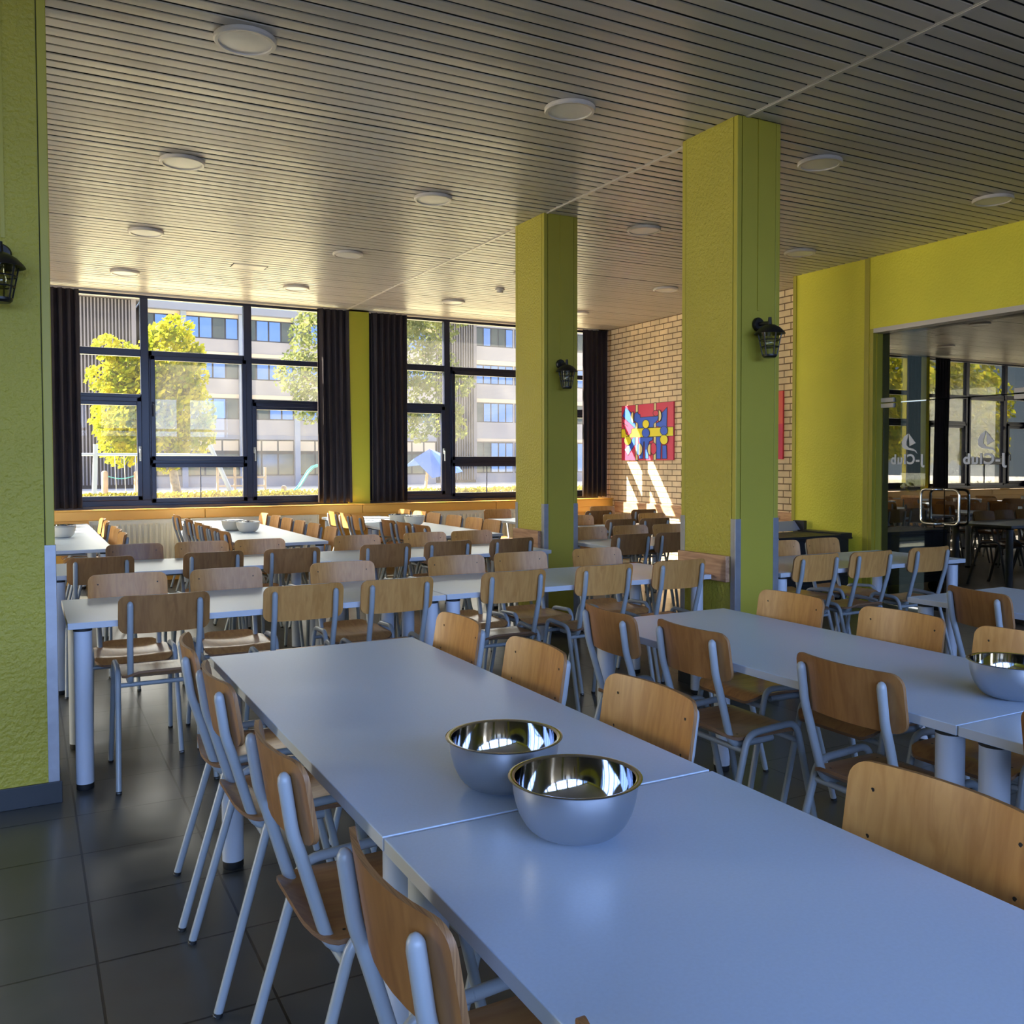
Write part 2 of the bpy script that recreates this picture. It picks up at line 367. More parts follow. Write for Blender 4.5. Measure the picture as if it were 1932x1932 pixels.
# ledge panel and sill
b = MB(); x = XL
seams = [-8, -6, -4, -2, -.05, 1.97, 4.02, 6.05, 8.1]
for x0, x1 in zip(seams[:-1], seams[1:]): b.cbox(x0+.003, x1-.003, 11.80, 12.0, .775, .885, .004)
b.box(XL, 8.1, 11.82, 12.0, .70, .78, 0)
for x0, x1 in zip(seams[:-1], seams[1:]): b.cbox(x0+.002, x1-.002, 11.77, 12.0, .887, .900, .003)
struct(b, 'trim_5', M['orange'])
b = MB(); b.box(XL, 8.1, 11.95, 12.02, .900, .935); struct(b, 'trim_6', M['dark_sill'])
# brick wall, yellow wall with lintel and jambs
b = MB(); b.box(8.1, 8.35, 7.3, YF+.3, 0, 3.62); struct(b, 'wall_right', M['brick'])
b = MB(); b.box(7.62, 8.1, 6.50, 7.54, 0, H+.03, 0); b.box(7.62, 7.9, YB, 6.50, 2.80, H+.03, 0)
b.box(7.614, 7.63, 6.505, 6.565, 0, H, 1); b.box(7.606, 7.63, 7.50, 7.545, 0, H, 1)
b.box(7.66, 7.9, 6.44, 6.50, 0, 2.80, 1); b.box(7.618, 7.66, 6.455, 6.50, 0, 2.8, 1)
struct(b, 'wall_side', [M['wall_paint'], M['smooth_paint']])
b = MB(); b.box(7.60, 7.74, YB, 6.44, 2.755, 2.80); struct(b, 'trim_7', M['lampring'])
# corridor behind the glass
b = MB(); b.box(8.1, 11.2, YB, 6.2, -.1, 0, 1); b.box(11, 11.2, YB, 6.2, 0, 3.62, 0); b.box(8.1, 11.2, 6.1, 6.2, 0, 3.62, 0)
b.box(7.9, 11.2, YB-.2, YB, 0, 3.62, 0); b.box(7.9, 11.2, YB, 6.2, 2.95, 3.0, 0)
struct(b, 'wall_corridor', [M['corr'], M['corrfloor']])
b = MB(); b.cbox(9.1, 9.35, 4.9, 6.0, 2.895, 2.949, .01); b.build('corridor_light', M['tubelight'], label='rectangular ceiling light seen behind the dark glass doors', cat='ceiling light')
# glass wall: fixed top panes, two door leaves
G = 7.74
root = empty('door_1', (G, 4.9, 0), kind='structure', label='dark reflecting glass wall with double doors')
def onG(mb, name, m, sm=None):
    mb.v = [(x-G, y-4.9, z) for x, y, z in mb.v]; return mb.build(name, m, root, smooth=sm)
for (y0, y1, z0, z1) in ((4.87, 6.44, 2.055, 2.77), (3.0, 4.86, 2.055, 2.77), (-4, 2.99, .0, 2.77), (3.0, 4.80, .01, 2.045)):
    b = MB(); b.box(G, G+.01, y0, y1, z0, z1); onG(b, 'glass_pane', M['doorglass'])
for (y0, y1) in ((5.715, 6.425), (4.84, 5.705)):
    b = MB(); b.box(G, G+.01, y0, y1, .012, 2.045); onG(b, 'door_leaf', M['doorglass'])
for (y0, y1) in ((6.29, 6.44), (4.80, 5.02)):
    for (z0, z1) in ((2.0, 2.044), (2.056, 2.10)):
        b = MB(); b.cbox(G-.02, G+.03, y0, y1, z0, z1, .003); onG(b, 'patch_fitting', M['lampring'])
for sg in (1, -1):
    for off in (-1, 1):
        yc = 5.71; d = .07 if off < 0 else .075; zz0, zz1 = .855, 1.185
        xg = G if off < 0 else G+.01
        ym = yc+sg*.035; yb = yc+sg*.205
        path = fillet([(xg, ym, zz1), (xg+off*d, ym+sg*.02, zz1), (xg+off*d, yb, zz1), (xg+off*d, yb, zz0), (xg+off*d, ym+sg*.02, zz0), (xg, ym, zz0)], [.03, .06, .06, .03])
        b = MB(); b.tube(path, .0125, 10); onG(b, 'door_handle', M['chrome'], 40)
def sign(yc, zc, w):
    td = bpy.data.curves.new('lettering', 'FONT'); td.body = 'J-Club'; td.size = .135; td.extrude = .001; td.offset = .004; td.space_character = 1.12
    td.align_x = 'CENTER'; td.materials.append(M['frost'])
    o = bpy.data.objects.new('lettering', td); COL.objects.link(o); o.parent = root
    o.matrix_local = Matrix(((0, 0, 1, -.003), (w, 0, 0, yc-4.9), (0, 1, 0, zc), (0, 0, 0, 1)))
    b = MB()
    f = lambda u, v, d: (d, yc-4.9+u, zc+v)
    b.poly([(.02, .30), (.10, .205), (.03, .175)], f, -.004, -.002)
    pts = [(.012, .30), (-.035, .27), (-.06, .22), (-.055, .17), (-.02, .145), (.04, .135), (.09, .125), (.12, .10)]
    ptsb = [(.105, .13), (.07, .150), (.02, .160), (-.005, .185), (-.005, .22), (.008, .26)]
    b.poly(pts+ptsb, f, -.004, -.002)
    b.v = [(x, yc-4.9-(y-(yc-4.9)), z) for x, y, z in b.v]
    b.build('sail_logo', M['frost'], root)
sign(6.135, 1.43, 1.0); sign(5.31, 1.43, 1.1)

# windows of the front wall
def make_window(k, n):
    ox = 4.06*(k); root = empty('window_%d' % n, (ox, 12.0, 0), kind='structure')
    b = MB(); y0, y1 = .02, .10
    R = [(.11,.20,.93,H),(3.78,3.86,.93,H),(.2,3.78,.93,1.0),(.2,3.78,3.475,H),
         (1.27,1.36,1.0,3.475),(2.51,2.61,1.0,3.475),(1.36,1.40,1.0,2.84),(2.49,2.51,1.0,2.84),(2.61,2.64,1.0,2.28),(1.25,1.27,1.0,2.28),
         (.2,1.27,2.76,2.85),(.2,1.27,2.16,2.30),(1.36,2.51,2.74,2.84),(1.36,2.51,1.42,1.53),(2.61,3.78,2.74,2.81),(2.61,3.78,2.15,2.28)]
    for x0, x1, z0, z1 in R: b.cbox(x0, x1, y0, y1, z0, z1, .004)
    for x0, x1, z0, z1 in ((.2, 1.27, 1.0, 2.26), (1.375, 2.535, 1.49, 2.78), (1.375, 2.535, .965, 1.455), (2.605, 3.78, .97, 2.24)):   # opening sashes
        t = .055
        for a in ((x0, x1, z0, z0+t), (x0, x1, z1-t, z1), (x0, x0+t, z0, z1), (x1-t, x1, z0, z1)): b.cbox(a[0], a[1], -.005, .05, a[2], a[3], .006)
    b.box(1.955, 1.965, .04, .06, 1.02, 1.40)
    b.build('window_frame', M['frame'], root)
    P = [(.2,1.27,2.85,3.475,0),(1.36,2.51,2.84,3.475,0),(2.61,3.78,2.81,3.475,0),(.2,1.27,2.3,2.76,0),(.25,1.22,1.05,2.21,0),(1.42,2.49,1.54,2.73,1),(1.42,2.49,1.01,1.41,1),(2.61,3.78,2.28,2.74,1),(2.655,3.73,1.02,2.19,1)]
    if k == 1: P = [p[:4]+(1,) for p in P]
    for x0, x1, z0, z1, d in P:
        b = MB(); b.box(x0, x1, .055, .061, z0, z1); b.build('window_pane', M['glass_dusty' if d else 'glass'], root)
    for hx, hz in ((1.245, 1.56), (1.40, 2.11), (2.63, 1.56)):
        b = MB(); b.cbox(hx-.014, hx+.014, -.02, -.004, hz+.02, hz+.10, .004); b.tube(fillet([(hx, -.01, hz+.06), (hx, -.05, hz+.06), (hx, -.05, hz-.08)], .02), .009, 8)
        b.build('window_handle', M['tube' if hx < 1.3 or hx > 2 else 'frame'], root, smooth=40)
for k, n in ((0, 1), (1, 2), (-1, 3), (-2, 4)): make_window(k, n)
b = MB(); b.box(XL, 8.1, 12.0, 12.3, H, 3.62); struct(b, 'trim_8', M['slab'])

# ------------------------------------------------------------------ columns
def column(x0, x1, y0, y1, lab, front_rough):
    root = empty('column', ((x0+x1)/2, (y0+y1)/2, 0), label=lab, cat='column', group='lime green columns')
    cx, cy = (x0+x1)/2, (y0+y1)/2; X0, X1, Y0, Y1 = x0-cx, x1-cx, y0-cy, y1-cy
    b = MB(); p = .035
    b.box(X0+.006, X1-.006, Y0+.006, Y1-.006, .0, H, 1)                      # groove core
    for a0, a1 in ((X0, X0+p), (X1-p, X1)):
        for c0, c1 in ((Y0, Y0+p), (Y1-p, Y1)): b.cbox(a0, a1, c0, c1, 0, H, .003, 2)
    g = .004
    b.box(X0, X0+.02, Y0+p+g, Y1-p-g, 0, H, 0); b.box(X1-.02, X1, Y0+p+g, Y1-p-g, 0, H, 0)
    b.box(X0+p+g, X1-p-g, Y0-.0, Y0+.02, 0, H, 0 if front_rough else 2); b.box(X0+p+g, X1-p-g, Y1-.02, Y1, 0, H, 0)
    b.build('shaft', [M['rough_paint'], M['groove'], M['smooth_paint']], root)
    for sx, sy in ((-1, -1), (1, -1), (-1, 1), (1, 1)):
        b = MB(); X = X0 if sx < 0 else X1; Y = Y0 if sy < 0 else Y1
        b.cbox(min(X, X-sx*.04)-(.003 if sx < 0 else 0), max(X, X-sx*.04)+(.003 if sx > 0 else 0), min(Y, Y+sy*.004), max(Y, Y+sy*.004), .09, 1.10, .0008)
        b.cbox(min(X, X+sx*.004), max(X, X+sx*.004), min(Y, Y-sy*.04), max(Y, Y-sy*.04), .09, 1.10, .0008)
        b.build('corner_guard', M['guard'], root)
    b = MB(); e = .012
    for a in ((X0-e, X1+e, Y0-e, Y0), (X0-e, X1+e, Y1, Y1+e), (X0-e, X0, Y0, Y1), (X1, X1+e, Y0, Y1)): b.cbox(*a, 0, .092, .002)
    b.build('skirting', M['skirt'], root)
    b = MB(); b.cbox(X0-.036, X0-.003, Y0+.045, Y1-.01, .712, .872, .003); b.build('bumper_board', M['bumper'], root)
    b = MB(); xc = (X0+X1)/2-.005
    b.box(xc-.007, xc+.007, Y0-.006, Y0+.001, 2.37, H); b.build('cable_cover', M['smooth_paint'], root, label='narrow vertical cable cover')
    return root
column(3.795, 4.14, 4.22, 4.74, 'lime column nearest the glass doors, behind the second dining table', False)
column(3.835, 4.165, 6.60, 7.10, 'lime column near the middle of the room, farther than the others', False)
column(-.225, .105, 4.30, 4.80, 'lime roughcast column cut off by the left edge of the view', True)

def lantern(x, y, z, lab):
    root = empty('wall_lantern', (x, y, z), label=lab, cat='wall lamp', group='black lanterns on the columns')
    b = MB(); b.v = []; mb = MB(); mb.lathe([(0, 0), (.042, 0), (.042, .012), (.036, .020), (0, .022)], 24)
    mb.v = [(a, -c, bb) for a, bb, c in mb.v]; mb.build('wall_plate', M['black'], root, smooth=40)
    b = MB(); cy = -.105
    b.tube(fillet([(0, -.015, .0), (0, -.05, .0), (0, cy, -.005), (0, cy, -.03)], .02), .012, 10); b.tube([(0, cy, .03), (0, cy, -.02)], [.010, .014], 10)
    b.build('arm', M['black'], root, smooth=40)
    b = MB(); b.lathe([(0, -.010), (.03, -.016), (.06, -.033), (.088, -.062), (.092, -.070), (.086, -.070), (.05, -.045), (0, -.035)], 28, (0, cy, 0)); b.build('hood', M['black'], root, smooth=50)
    b = MB()
    R = lambda zz: .067-(zz+.07)/(-.135)*.027
    for k in range(6):
        a = 2*PI*k/6+.3; b.tube([(math.cos(a)*R(-.066), cy+math.sin(a)*R(-.066), -.066), (math.cos(a)*R(-.2), cy+math.sin(a)*R(-.2), -.2)], .0038, 6)
    for zz in (-.107, -.148):
        b.tube([(math.cos(a)*R(zz), cy+math.sin(a)*R(zz), zz) for a in [2*PI*i/24 for i in range(25)]], .0032, 6, caps=False)
    b.lathe([(0, -.212), (.034, -.212), (.043, -.203), (.043, -.193), (0, -.193)], 24, (0, cy, 0)); b.build('cage', M['black'], root, smooth=40)
    b = MB(); b.lathe([(.060, -.06), (.036, -.195)], 24, (0, cy, 0)); b.build('glass_shade', M['clear'], root, smooth=60)
    b = MB(); b.lathe([(0, -.06), (.014, -.062), (.014, -.085), (.024, -.11), (.026, -.13), (.018, -.15), (0, -.156)], 16, (0, cy, 0)); b.build('bulb', M['clear'], root, smooth=60)
lantern(3.955, 4.214, 2.285, 'black lantern on the lime column nearest the glass doors')
lantern(3.99, 6.594, 2.275, 'black lantern on the farther lime column in mid room')
lantern(-.075, 4.294, 2.30, 'black lantern on the roughcast column at the left edge')

# ------------------------------------------------------------------ ceiling lights, detector, hatch
def disc_light():
    root = empty('ceiling_light'); b = MB()
    b.lathe([(.150, 0), (.150, -.018), (.143, -.026), (.128, -.026), (.126, -.021), (0, -.021)], 40); b.v = list(b.v)
    ring = MB(); ring.lathe([(.146, .0), (.150, -.004), (.150, -.020), (.144, -.027), (.128, -.027), (.126, -.020)], 40); ring.build('rim', M['lampring'], root, smooth=35)
    d = MB(); d.lathe([(.1265, -.020), (.06, -.0225), (.0, -.023)], 40); d.build('diffuser', M['lampw'], root, smooth=60)
    freeze(root); return root
LX = [.985, 2.85, 4.88, 6.77]; LY = [4.6, 6.63, 8.76, 10.71]
proto = disc_light(); first = True
cn = ['first', 'second', 'third', 'fourth']
for i, x in enumerate(LX):
    for j, yy in enumerate(LY):
        o = proto if first else copy_tree(proto); first = False
        o.location = (x, yy, H-.001)
        tag(o, 'round white ceiling light, %s column from the left, %s row from the front' % (cn[i], cn[j]), 'ceiling light', 'round flush ceiling lights')
b = MB(); b.lathe([(0, 0), (.055, 0), (.055, -.018), (.04, -.022), (.036, -.045), (.028, -.05), (0, -.05)], 24, (5.03, 9.7, H-.001)); b.build('smoke_detector', M['lampring'], smooth=35, label='small white smoke detector on the ceiling near the window wall', cat='smoke detector')
b = MB(); b.cbox(1.95, 2.29, 9.76, 9.93, H-.004, H+.003, .001); b.box(1.94, 1.95, 9.75, 9.94, H-.002, H+.003, 1); b.box(2.29, 2.30, 9.75, 9.94, H-.002, H+.003, 1)
b.build('ceiling_hatch', [M['slat'], M['gap']], label='small plain rectangular access panel between ceiling slats', cat='access panel')

# ------------------------------------------------------------------ curtains
def curtain(x0, x1, lab, seed):
    b = MB(); r = random.Random(seed); n = int((x1-x0)/.006); amp = [r.uniform(.7, 1.25) for _ in range(40)]; vs = []; rows = 9
    for j in range(rows+1):
        t = j/rows; z = 3.49-(3.49-.925)*t; c = (x0+x1)/2
        for i in range(n+1):
            s = i/n; ph = s*(x1-x0)/.088*2*PI; a = amp[int(ph/(2*PI))]
            xx = c+(x0+s*(x1-x0)-c)*(1+.05*t*math.sin(seed)); vs.append((xx+.012*math.sin(ph*2+t), 11.83+.042*a*(.75+.35*t)*math.sin(ph+.5*math.sin(t*2+seed)), z+.004*math.sin(ph)*(j == rows)))
    fs = [(j*(n+1)+i, j*(n+1)+i+1, (j+1)*(n+1)+i+1, (j+1)*(n+1)+i) for j in range(rows) for i in range(n)]
    b.add(vs, fs); o = b.build('curtain', M['curtain'], smooth=80, label=lab, cat='curtain', group='dark plum curtains on the window wall')
    md = o.modifiers.new('thickness', 'SOLIDIFY'); md.thickness = .004
curtain(.16, .575, 'dark curtain at the left end of the first window', 1)
curtain(3.425, 3.86, 'dark curtain between the first window and the yellow pilaster', 2)
curtain(4.17, 4.665, 'dark curtain between the yellow pilaster and the second window', 3)
curtain(7.56, 8.03, 'dark curtain beside the brick wall', 4)
curtain(-.66, -.22, 'dark curtain beyond the left column, seen only in the glass reflection', 5)
curtain(-4.75, -4.28, 'dark curtain at the far left end of the window wall, left of a pilaster', 6)
curtain(-3.93, -3.45, 'dark curtain at the far left end of the window wall, right of a pilaster', 7)

# ------------------------------------------------------------------ radiators
def radiator(x0, x1, lab):
    b = MB(); b.cbox(x0, x1, 11.80, 11.835, .16, .765, .006); b.cbox(x0-.01, x1+.01, 11.72, 11.90, .765, .775, .003)
    b.box(x0-.012, x0, 11.72, 11.90, .15, .77); b.box(x1, x1+.012, 11.72, 11.90, .15, .77)
    n = int((x1-x0-.06)/.062)
    for i in range(n):
        xx = x0+.05+i*.062
        b.add([(xx-.02, 11.74, .20), (xx-.011, 11.722, .225), (xx+.011, 11.722, .225), (xx+.02, 11.74, .20), (xx-.02, 11.74, .73), (xx-.011, 11.722, .705), (xx+.011, 11.722, .705), (xx+.02, 11.74, .73)],
              [(0, 1, 5, 4), (1, 2, 6, 5), (2, 3, 7, 6), (0, 3, 2, 1), (4, 5, 6, 7)])
    b.cbox(x0, x1, 11.738, 11.75, .155, .765, .003)
    b.build('radiator', M['rad'], label=lab, cat='radiator', group='cream panel radiators under the windows')
radiator(.66, 1.74, 'cream ribbed radiator under the left part of the first window')
radiator(1.80, 3.38, 'cream ribbed radiator under the right part of the first window')
radiator(5.02, 6.60, 'cream ribbed radiator under the second window')

# ------------------------------------------------------------------ chairs
def sheet(mb, xs, lo, hi, rows, surf, off, me):
    """curved panel with thickness: xs columns, lo/hi outline, surf(x,t)->xyz, off thickness vector"""
    n = len(xs); A = [[Vector(surf(x, lo(x)+(hi(x)-lo(x))*j/rows)) for j in range(rows+1)] for x in xs]; off = Vector(off)
    vs = [p for c in A for p in c]+[p+off for c in A for p in c]; m = n*(rows+1); I = lambda i, j: i*(rows+1)+j
    fs = [(I(i, j), I(i+1, j), I(i+1, j+1), I(i, j+1)) for i in range(n-1) for j in range(rows)]
    mb.add(vs, fs+[tuple(m+q for q in f[::-1]) for f in fs], 0)
    o = len(mb.v)-2*m
    ring = [I(i, 0) for i in range(n)]+[I(n-1, j) for j in range(1, rows+1)]+[I(i, rows) for i in range(n-2, -1, -1)]+[I(0, j) for j in range(rows-1, 0, -1)]
    for q in range(len(ring)):
        a, c = ring[q], ring[(q+1) % len(ring)]
        mb.f.append((o+a, o+c, o+m+c, o+m+a)); mb.m.append(me)
def cols(w, r, n=7, k=5):
    a = [w-r+r*math.sin(PI/2*i/k) for i in range(k+1)]; mid = [(-1+2*i/n)*(w-r) for i in range(n+1)]
    return [-q for q in a[::-1]][:-1]+mid+a[1:]
BW, BH, BR, ZC, Y0 = .194, .086, .036, .776, -.178
def back_surf(x, z): return (x, Y0-.032+.036*(x/BW)**2-(z-ZC)*.16, z)
def make_chair(tone):
    root = empty('school_chair')
    b = MB(); xs = cols(BW, BR)
    hf = lambda x: BH-BR+math.sqrt(max(0, BR*BR-max(0, abs(x)-(BW-BR))**2))
    sheet(b, xs, lambda x: ZC-hf(x), lambda x: ZC+hf(x), 6, back_surf, (0, -.0105, 0), 1)
    for sx in (-.146, .146):
        for z in (.725, .812):
            p = back_surf(sx, z); vs = [(p[0]+.0042*math.cos(a), p[1]+.0012, p[2]+.0042*math.sin(a)) for a in [2*PI*i/8 for i in range(8)]]; b.add(vs, [tuple(range(8))], 2)
    b.build('backrest', [M['ply' if tone == 0 else 'ply_shaded'], M['plyedge'], M['screw']], root, smooth=40)
    # seat
    b = MB(); SW = .178
    def lo(x):
        a = abs(x); return -.178+(.055*max(0, (a-.095)/(SW-.095))**2.2)
    def hi(x):
        a = abs(x); return .195-.03*max(0, (a-.135)/(SW-.135))**2
    def ss(x, y):
        dish = -.013*max(0, 1-(x/.16)**2)*max(0, 1-((y-.0)/.15)**2); curl = -.5*max(0, y-.13)**2/.065-.0; rear = .9*max(0, -.13-y)**2/.05
        return (x, y, .494+dish+curl*.9+rear*.6)
    sheet(b, cols(SW, .04, 11, 4), lo, hi, 12, ss, (0, 0, -.011), 1)
    for sx in (-.14, .14):
        for y in (-.10, .11):
            z = ss(sx, y)[2]+.0008; b.add([(sx+.004*math.cos(a), y+.004*math.sin(a), z) for a in [2*PI*i/8 for i in range(8)]], [tuple(range(8))], 2)
    b.build('seat', [M['seatwood'], M['plyedge2'], M['screw']], root, smooth=40)
    r = .0124
    for sx in (-1, 1):
        a = fillet([(sx*.206, -.245, .004), (sx*.192, -.098, .505), (sx*.190, .02, .512)], .045)
        b = MB(); b.tube(a, r, 9); b.tube([(sx*.206, -.245, 0), (sx*.2058, -.243, .012)], .0128, 9, 1); b.build('leg', [M['tube'], M['foot']], root, smooth=50)
        a = fillet([(sx*.206, .245, .004), (sx*.192, .128, .518), (sx*.190, .02, .512)], .045)
        b = MB(); b.tube(a, r, 9); b.tube([(sx*.206, .245, 0), (sx*.2058, .243, .012)], .0128, 9, 1); b.build('leg', [M['tube'], M['foot']], root, smooth=50)
        pts = [(sx*.140, .06, .460), (sx*.142, -.128, .457), (sx*.147, -.186, .655), (sx*.147, -.2055, .715), (sx*.147, -.2225, .83)]
        b = MB(); q = fillet(pts, [.045, .03, .02]); q = q[:-1]+[Vector((sx*.147, -.2205+dy, z)) for dy, z in ((0, .818), (-.0005, .828), (0, .834), (.001, .838))]; rr = [.0138]*(len(q)-3)+[.0125, .009, .003]; b.tube(q, rr, 9); b.build('back_upright', M['tube'], root, smooth=50)
    for y, z in ((-.112, .447), (.145, .447)):
        b = MB(); b.tube([(-.192, y, z), (.192, y, z)], .0105, 8); b.build('crossbar', M['tube'], root, smooth=50)
    freeze(root); return root
CH = [make_chair(0), make_chair(1)]; USED = [False, False]
def chair(bx, by, face, label, group, tone=0, rot=0):
    """bx,by: where the top of the backrest stands; face: angle of the direction the sitter looks, degrees from +Y clockwise"""
    a = math.radians(face); d = (math.sin(a), math.cos(a))
    o = CH[tone] if not USED[tone] else copy_tree(CH[tone]); USED[tone] = True
    o.location = (bx+.205*d[0], by+.205*d[1], 0); o.rotation_euler = (0, 0, -a+math.radians(rot)); tag(o, label, 'chair', group)
ORD = ['first', 'second', 'third', 'fourth', 'fifth', 'sixth', 'seventh']
def line(pos, face, where, start, group, tones='', rots=()):
    for i, (x, y) in enumerate(pos):
        t = int(tones[i]) if i < len(tones) else 0
        rt_ = rots[i] if i < len(rots) else random.uniform(-1.5, 1.5)
        chair(x, y, face, 'plywood chair, %s from %s, %s' % (ORD[i], start, where), group, t, rt_)
gF, gM, gW, gR = 'chairs at the foreground tables', 'chairs along the long table rows', 'chairs at the tables by the windows', 'chairs at the right side tables'
line([(.545, 1.18), (1.175, .99)][:0], 0, '', '', '')
line([(x, 4.31) for x in (.545, 1.18, 1.655, 2.33, 2.915, 3.455)], 0, 'near side of the nearest cross row, back to us', 'left', gM, '100000')
line([(x, 5.20) for x in (.465, .975, 1.635, 2.375, 2.83, 3.425)], 180, 'far side of the nearest cross row, facing us', 'left', gM)
line([(x, 6.22) for x in (.41, 1.09, 1.62, 2.30, 2.79, 3.33)], 0, 'near side of the second cross row, back to us', 'left', gM, '111111')
line([(x, 7.10) for x in (.69, 1.155, 1.59, 2.36, 2.96, 3.39)], 180, 'far side of the second cross row, facing us', 'left', gM, '100000')
line([(.462, 3.10), (.458, 2.62), (.452, 1.91), (.448, 1.22), (.50, .62)], 90, 'left side of the foreground table', 'the far end', gF, '11111', (-6, 0, 0, 0, 0))
line([(1.435, 3.09), (1.44, 2.515), (1.43, 1.90), (1.44, 1.05)], 270, 'between the two foreground tables, facing left', 'the far end', gF)
line([(2.03, 2.985), (2.075, 2.55), (2.085, 1.86), (2.07, 1.13)], 90, 'between the two foreground tables, facing right', 'the far end', gF, '1111', (-4, 0, 0, 0))
line([(2.985, 2.95), (3.0, 2.385), (3.0, 1.875)], 270, 'right side of the second foreground table', 'the far end', gF)
chair(3.81, 2.60, 90, 'plywood chair at the left side of the rightmost foreground table', gF, 1, -14)
line([(4.43, 4.16), (4.895, 4.13), (5.50, 4.15)], 0, 'near side of the table by the glass doors', 'left', gR, '000', (0, 0, -2))
line([(4.93, 5.02), (5.40, 5.03)], 180, 'far side of the table by the glass doors', 'left', gR, '00', (0, 6))
line([(4.385, 6.10), (4.815, 6.09)], 0, 'near side of the table between the two columns', 'left', gR, '11')
line([(4.51, 6.98), (4.96, 6.96), (5.39, 6.93)], 180, 'far side of the table between the two columns', 'left', gR, '000')
line([(5.45, 7.78), (5.875, 7.76)], 0, 'near side of the second farthest row at right', 'left', gR, '11')
line([(5.43, 8.60), (5.94, 8.58), (6.42, 8.57)], 180, 'far side of the second farthest row at right', 'left', gR)
line([(6.21, 9.33), (6.87, 9.31)], 0, 'near side of the last row by the brick wall', 'left', gR, '11')
line([(5.27, 10.26), (6.85, 10.25)], 180, 'far side of the last row by the brick wall', 'left', gR)
line([(1.515, q) for q in (10.98, 10.1, 9.52, 9.05, 8.63, 8.18)], 90, 'left side of the middle window table', 'the window', gW, '010111')
line([(2.475, q) for q in (10.80, 10.22, 9.70, 9.20, 8.68, 8.12)], 270, 'right side of the middle window table', 'the window', gW)
line([(3.30, q) for q in (10.80, 10.33, 9.90, 8.93, 8.48, 8.02)], 90, 'left side of the right window table', 'the window', gW, '000111')
line([(4.245, q) for q in (10.80, 10.30, 9.86, 9.28, 8.76, 8.34)], 270, 'right side of the right window table', 'the window', gW)
line([(.72, q) for q in (10.60, 10.10, 9.15, 8.76, 8.30)], 270, 'right side of the left window table', 'the window', gW)

# ------------------------------------------------------------------ tables
def make_table(LXY, along):
    """top LXY long; along 'x' or 'y'"""
    lx, ly = (LXY, .777) if along == 'x' else (.777, LXY)
    root = empty('dining_table'); b = MB(); b.cbox(-lx/2, lx/2, -ly/2, ly/2, .7225, .75, .0018)
    o = b.build('table_top', [M['white'], M['edge']], root)
    me = o.data
    for p in me.polygons: p.material_index = 1 if abs(p.normal.z) < .3 else 0
    b = MB(); i = .06
    i = .20
    for a in ((-lx/2+i, lx/2-i, -ly/2+i, -ly/2+i+.03), (-lx/2+i, lx/2-i, ly/2-i-.03, ly/2-i), (-lx/2+i, -lx/2+i+.03, -ly/2+i, ly/2-i), (lx/2-i-.03, lx/2-i, -ly/2+i, ly/2-i)): b.box(*a, .692, .7225)
    b.build('under_frame', M['tube'], root)
    for sx in (-1, 1):
        for sy in (-1, 1):
            c = (sx*(lx/2-.062), sy*(ly/2-.062), 0)
            b = MB(); b.lathe([(0, .028), (.0375, .028), (.0375, .708), (.030, .708)], 24, c); b.lathe([(0, .0), (.034, .0), (.036, .004), (.036, .028)], 24, c, 1); b.lathe([(.0385, .706), (.0385, .7225)], 24, c, 1)
            b.build('leg', [M['legw'], M['foot']], root, smooth=40)
    freeze(root); return root
TP = {'x': make_table(1.79, 'x'), 'y': make_table(1.79, 'y')}; TU = {'x': 0, 'y': 0}
def table(x, y, along, lab, grp, dz=0, rz=0):
    o = TP[along] if not TU[along] else copy_tree(TP[along]); TU[along] = 1; o.location = (x, y, dz); o.rotation_euler = (0, 0, rz); tag(o, lab, 'table', grp)
gt = 'white dining tables'
table(.960, 2.475, 'y', 'white foreground table holding one of the two large steel bowls', gt)
table(.960, .676, 'y', 'white table filling the bottom of the view, nearest to us', gt)
table(2.535, 2.435, 'y', 'white table second from left in front, with one steel bowl at its near end', gt)
table(2.535, .640, 'y', 'white table at the right edge, end to end with the single-bowl table', gt)
table(4.385, 2.26, 'y', 'white table partly seen at the right edge below the glass doors', gt)
table(1.045, 4.752, 'x', 'left white table of the nearest cross row, beside the left column', gt)
table(2.845, 4.762, 'x', 'right white table of the nearest cross row, ending at the near column', gt)
table(5.055, 4.60, 'x', 'white table standing near the glass doors behind three chairs', gt)
table(1.005, 6.66, 'x', 'left white table of the second cross row', gt)
table(2.800, 6.63, 'x', 'right white table of the second cross row, ending at the far column', gt)
table(5.145, 6.53, 'x', 'white table seen between the two columns, nearest of that block', gt)
table(5.60, 8.18, 'x', 'white table between the columns, middle of the block by the brick wall', gt)
table(6.00, 9.80, 'x', 'white table seen in sunlight, farthest by the brick wall, left one', gt)
table(.240, 9.00, 'y', 'near half of the left window table, with a nested pair of bowls', gt)
table(.240, 10.80-.005, 'y', 'far half of the left window table, against the radiator', gt)
table(2.0, 8.86, 'y', 'near half of the middle window table', gt)
table(2.0, 10.66, 'y', 'far half of the middle window table', gt)
table(3.77, 8.86, 'y', 'near half of the right window table', gt)
table(3.77, 10.66, 'y', 'far half of the right window table', gt)

